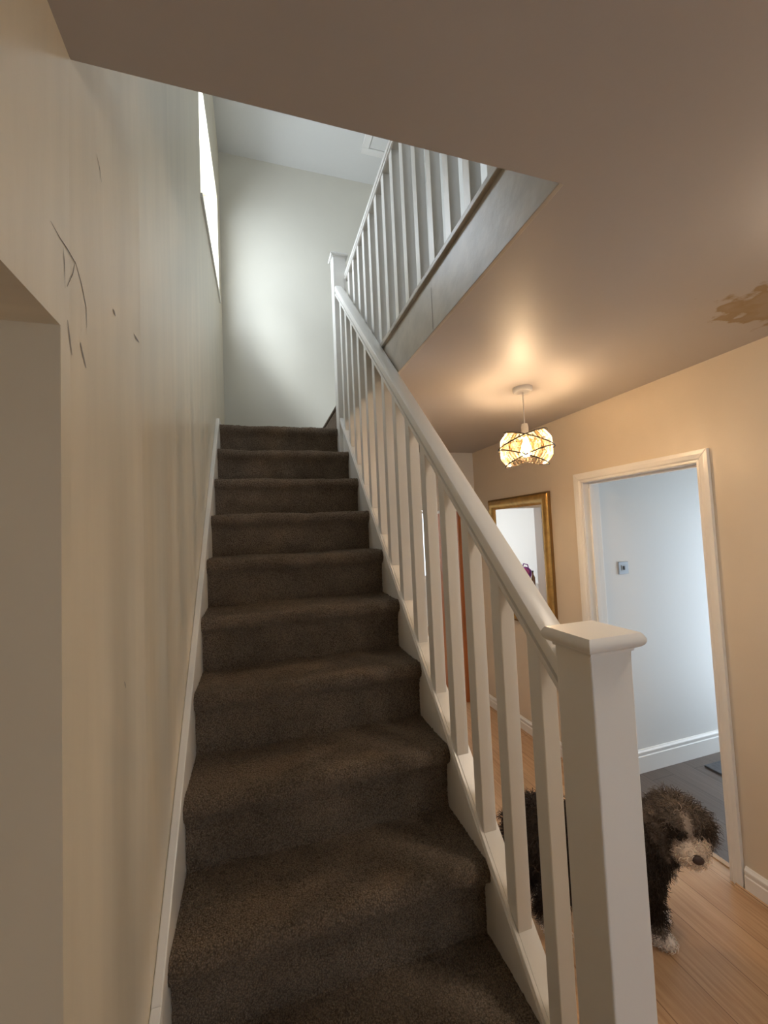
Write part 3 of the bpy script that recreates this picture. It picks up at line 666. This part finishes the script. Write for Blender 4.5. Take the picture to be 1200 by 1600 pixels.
def coat(P, j=None):
    """marking colours of the dog by body region"""
    P = np.atleast_2d(P); c = np.tile(np.array([.036, .024, .017]), (len(P), 1))
    d = P-np.array(HC); fx, hx, ux = d@np.array(face), d@np.array(hr), d@np.array(hu)
    head = np.linalg.norm(d, axis=1) < .155
    c[head] = (.085, .060, .044)
    c[head & (np.abs(hx) > .075)] = (.10, .072, .054)
    c[head & (ux > .045)] = (.15, .115, .09)
    c[head & (fx > .03) & (ux > -.005) & (ux < .042) & (np.abs(hx) > .014) & (np.abs(hx) < .066)] = (.034, .024, .018)
    blaze = head & (np.abs(hx-.004) < .012) & (ux > .01) & (fx > .045); c[blaze] = (.42, .34, .28)
    mc = np.array(MZ-hr*.012-hu*.006); md = np.linalg.norm((P-mc)*np.array([1, 1, 1.05]), axis=1)
    edge = head & (md < .077) & (fx > .045); c[edge] = (.36, .27, .205)
    mz = head & (md < .067) & (fx > .052); c[mz] = (.88, .73, .59)
    dch = P-np.array(chest); f2 = dch@np.array(dirb)
    c[(f2 > .105) & (P[:, 2] < .37) & (P[:, 2] > .27) & ~head] = (.85, .72, .60)
    c[P[:, 2] < .060] = (.85, .76, .68)
    c[(P[:, 2] < .10) & (P[:, 2] >= .06)] = (.20, .16, .13)
    hs = (P[:, 0] < 1.15) & (P[:, 2] < .30) & (P[:, 2] > .22) & (P[:, 1] > 1.6); c[hs] = (.10, .08, .07)
    return c
def set_coat(me, cols):
    a = me.color_attributes.new('coat', 'FLOAT_COLOR', 'POINT'); a.data.foreach_set('color', np.c_[cols, np.ones(len(cols))].ravel())
set_coat(bme, coat(co)); bme.materials.clear(); bme.materials.append(fur_m)
bme.polygons.foreach_set('use_smooth', [True]*len(bme.polygons)); bme.name = 'dog_body'
bme.calc_loop_triangles(); nt = len(bme.loop_triangles)
tri = np.empty(nt*3, int); bme.loop_triangles.foreach_get('vertices', tri); tri = tri.reshape(-1, 3)
A, B, Cc = co[tri[:, 0]], co[tri[:, 1]], co[tri[:, 2]]; N = np.cross(B-A, Cc-A); ar = np.linalg.norm(N, axis=1); N = N/(ar[:, None]+1e-12)
bme.transform(Matrix.Translation(-dog.location))
body = bpy.data.objects.new('body', bme); COL.objects.link(body); body.parent = dog
# curly fur: many little curled tapering locks as one coat
NS = 13000
ix = rng.choice(nt, NS, p=ar/ar.sum()); u_ = rng.random((NS, 2)); fl = u_.sum(1) > 1; u_[fl] = 1-u_[fl]
P0 = A[ix]+(B[ix]-A[ix])*u_[:, :1]+(Cc[ix]-A[ix])*u_[:, 1:]; N0 = N[ix]
cl = coat(P0)*rng.uniform(.65, 1.45, (NS, 1))
dH = np.linalg.norm(P0-np.array(HC), axis=1)
ln = rng.uniform(.026, .046, NS); ln[P0[:, 2] < .08] *= .5
mzm = (dH < .16) & (((P0-np.array(HC))@np.array(face)) > .06); ln[mzm] *= .55
flow = np.tile(np.array([0, 0, -1.0]), (NS, 1))-np.array(dirb)*.3
dr_ = N0*.75+flow*.55+rng.normal(0, .22, (NS, 3)); dr_ /= np.linalg.norm(dr_, axis=1)[:, None]
s1 = np.cross(dr_, rng.normal(0, 1, (NS, 3))); s1 /= np.linalg.norm(s1, axis=1)[:, None]; s2 = np.cross(dr_, s1)
K = 7; ts = np.linspace(0, 1, K); rad = .0068; ph = rng.uniform(0, 6.28, NS); tw = rng.uniform(3.5, 7, NS)
vts = np.empty((NS, K, 3, 3))
for i, t in enumerate(ts):
    cr = rad*1.1*min(1, t*2.5)
    cen = P0-N0*.003+dr_*(ln*t)[:, None]+s1*(cr*np.cos(ph+tw*t))[:, None]+s2*(cr*np.sin(ph+tw*t))[:, None]
    w_ = .0024*(1-.72*t)
    for k in range(3):
        q = 2*PI*k/3; vts[:, i, k] = cen+w_*(s1*math.cos(q)+s2*math.sin(q))
vts = vts.reshape(-1, 3); vts[:, 2] = np.maximum(vts[:, 2], .002)
base = (np.arange(NS)*K*3)[:, None, None]; i_ = (np.arange(K-1)*3)[None, :, None]; k_ = np.arange(3)[None, None, :]; k2 = (np.arange(3)+1)[None, None, :] % 3
fq = np.stack([base+i_+k_, base+i_+k2, base+i_+3+k2, base+i_+3+k_], -1).reshape(-1, 4)
fme = bpy.data.meshes.new('dog_fur'); fme.vertices.add(len(vts)); fme.vertices.foreach_set('co', (vts-np.array(dog.location)).ravel())
fme.loops.add(fq.size); fme.loops.foreach_set('vertex_index', fq.ravel()); fme.polygons.add(len(fq)); fme.polygons.foreach_set('loop_start', np.arange(0, fq.size, 4))
fme.polygons.foreach_set('use_smooth', [True]*len(fq)); fme.update(); set_coat(fme, np.repeat(cl, K*3, axis=0)); fme.materials.append(fur_m)
fur = bpy.data.objects.new('fur', fme); COL.objects.link(fur); fur.parent = dog; fur['kind'] = 'stuff'
nose_m = mat('dog_nose_skin', (.05, .028, .024), .5); eye_m = mat('dog_eye', (.012, .008, .006), .08)
nc = MZ+face*.056+hu*.010
o = blob((0, 0, 0), (.020, .014, .016), 'nose', nose_m, None)
o.parent = dog; o.matrix_local = Matrix.Translation(nc-dog.location) @ Matrix((hr, face, hu)).transposed().to_4x4()
for s in (-1, 1):
    o = blob((0, 0, 0), (.012, .010, .011), 'eye', eye_m, None)
    o.parent = dog; o.matrix_local = Matrix.Translation(HC+face*.088+hr*s*.036+hu*.012-dog.location) @ Matrix((hr, face, hu)).transposed().to_4x4()
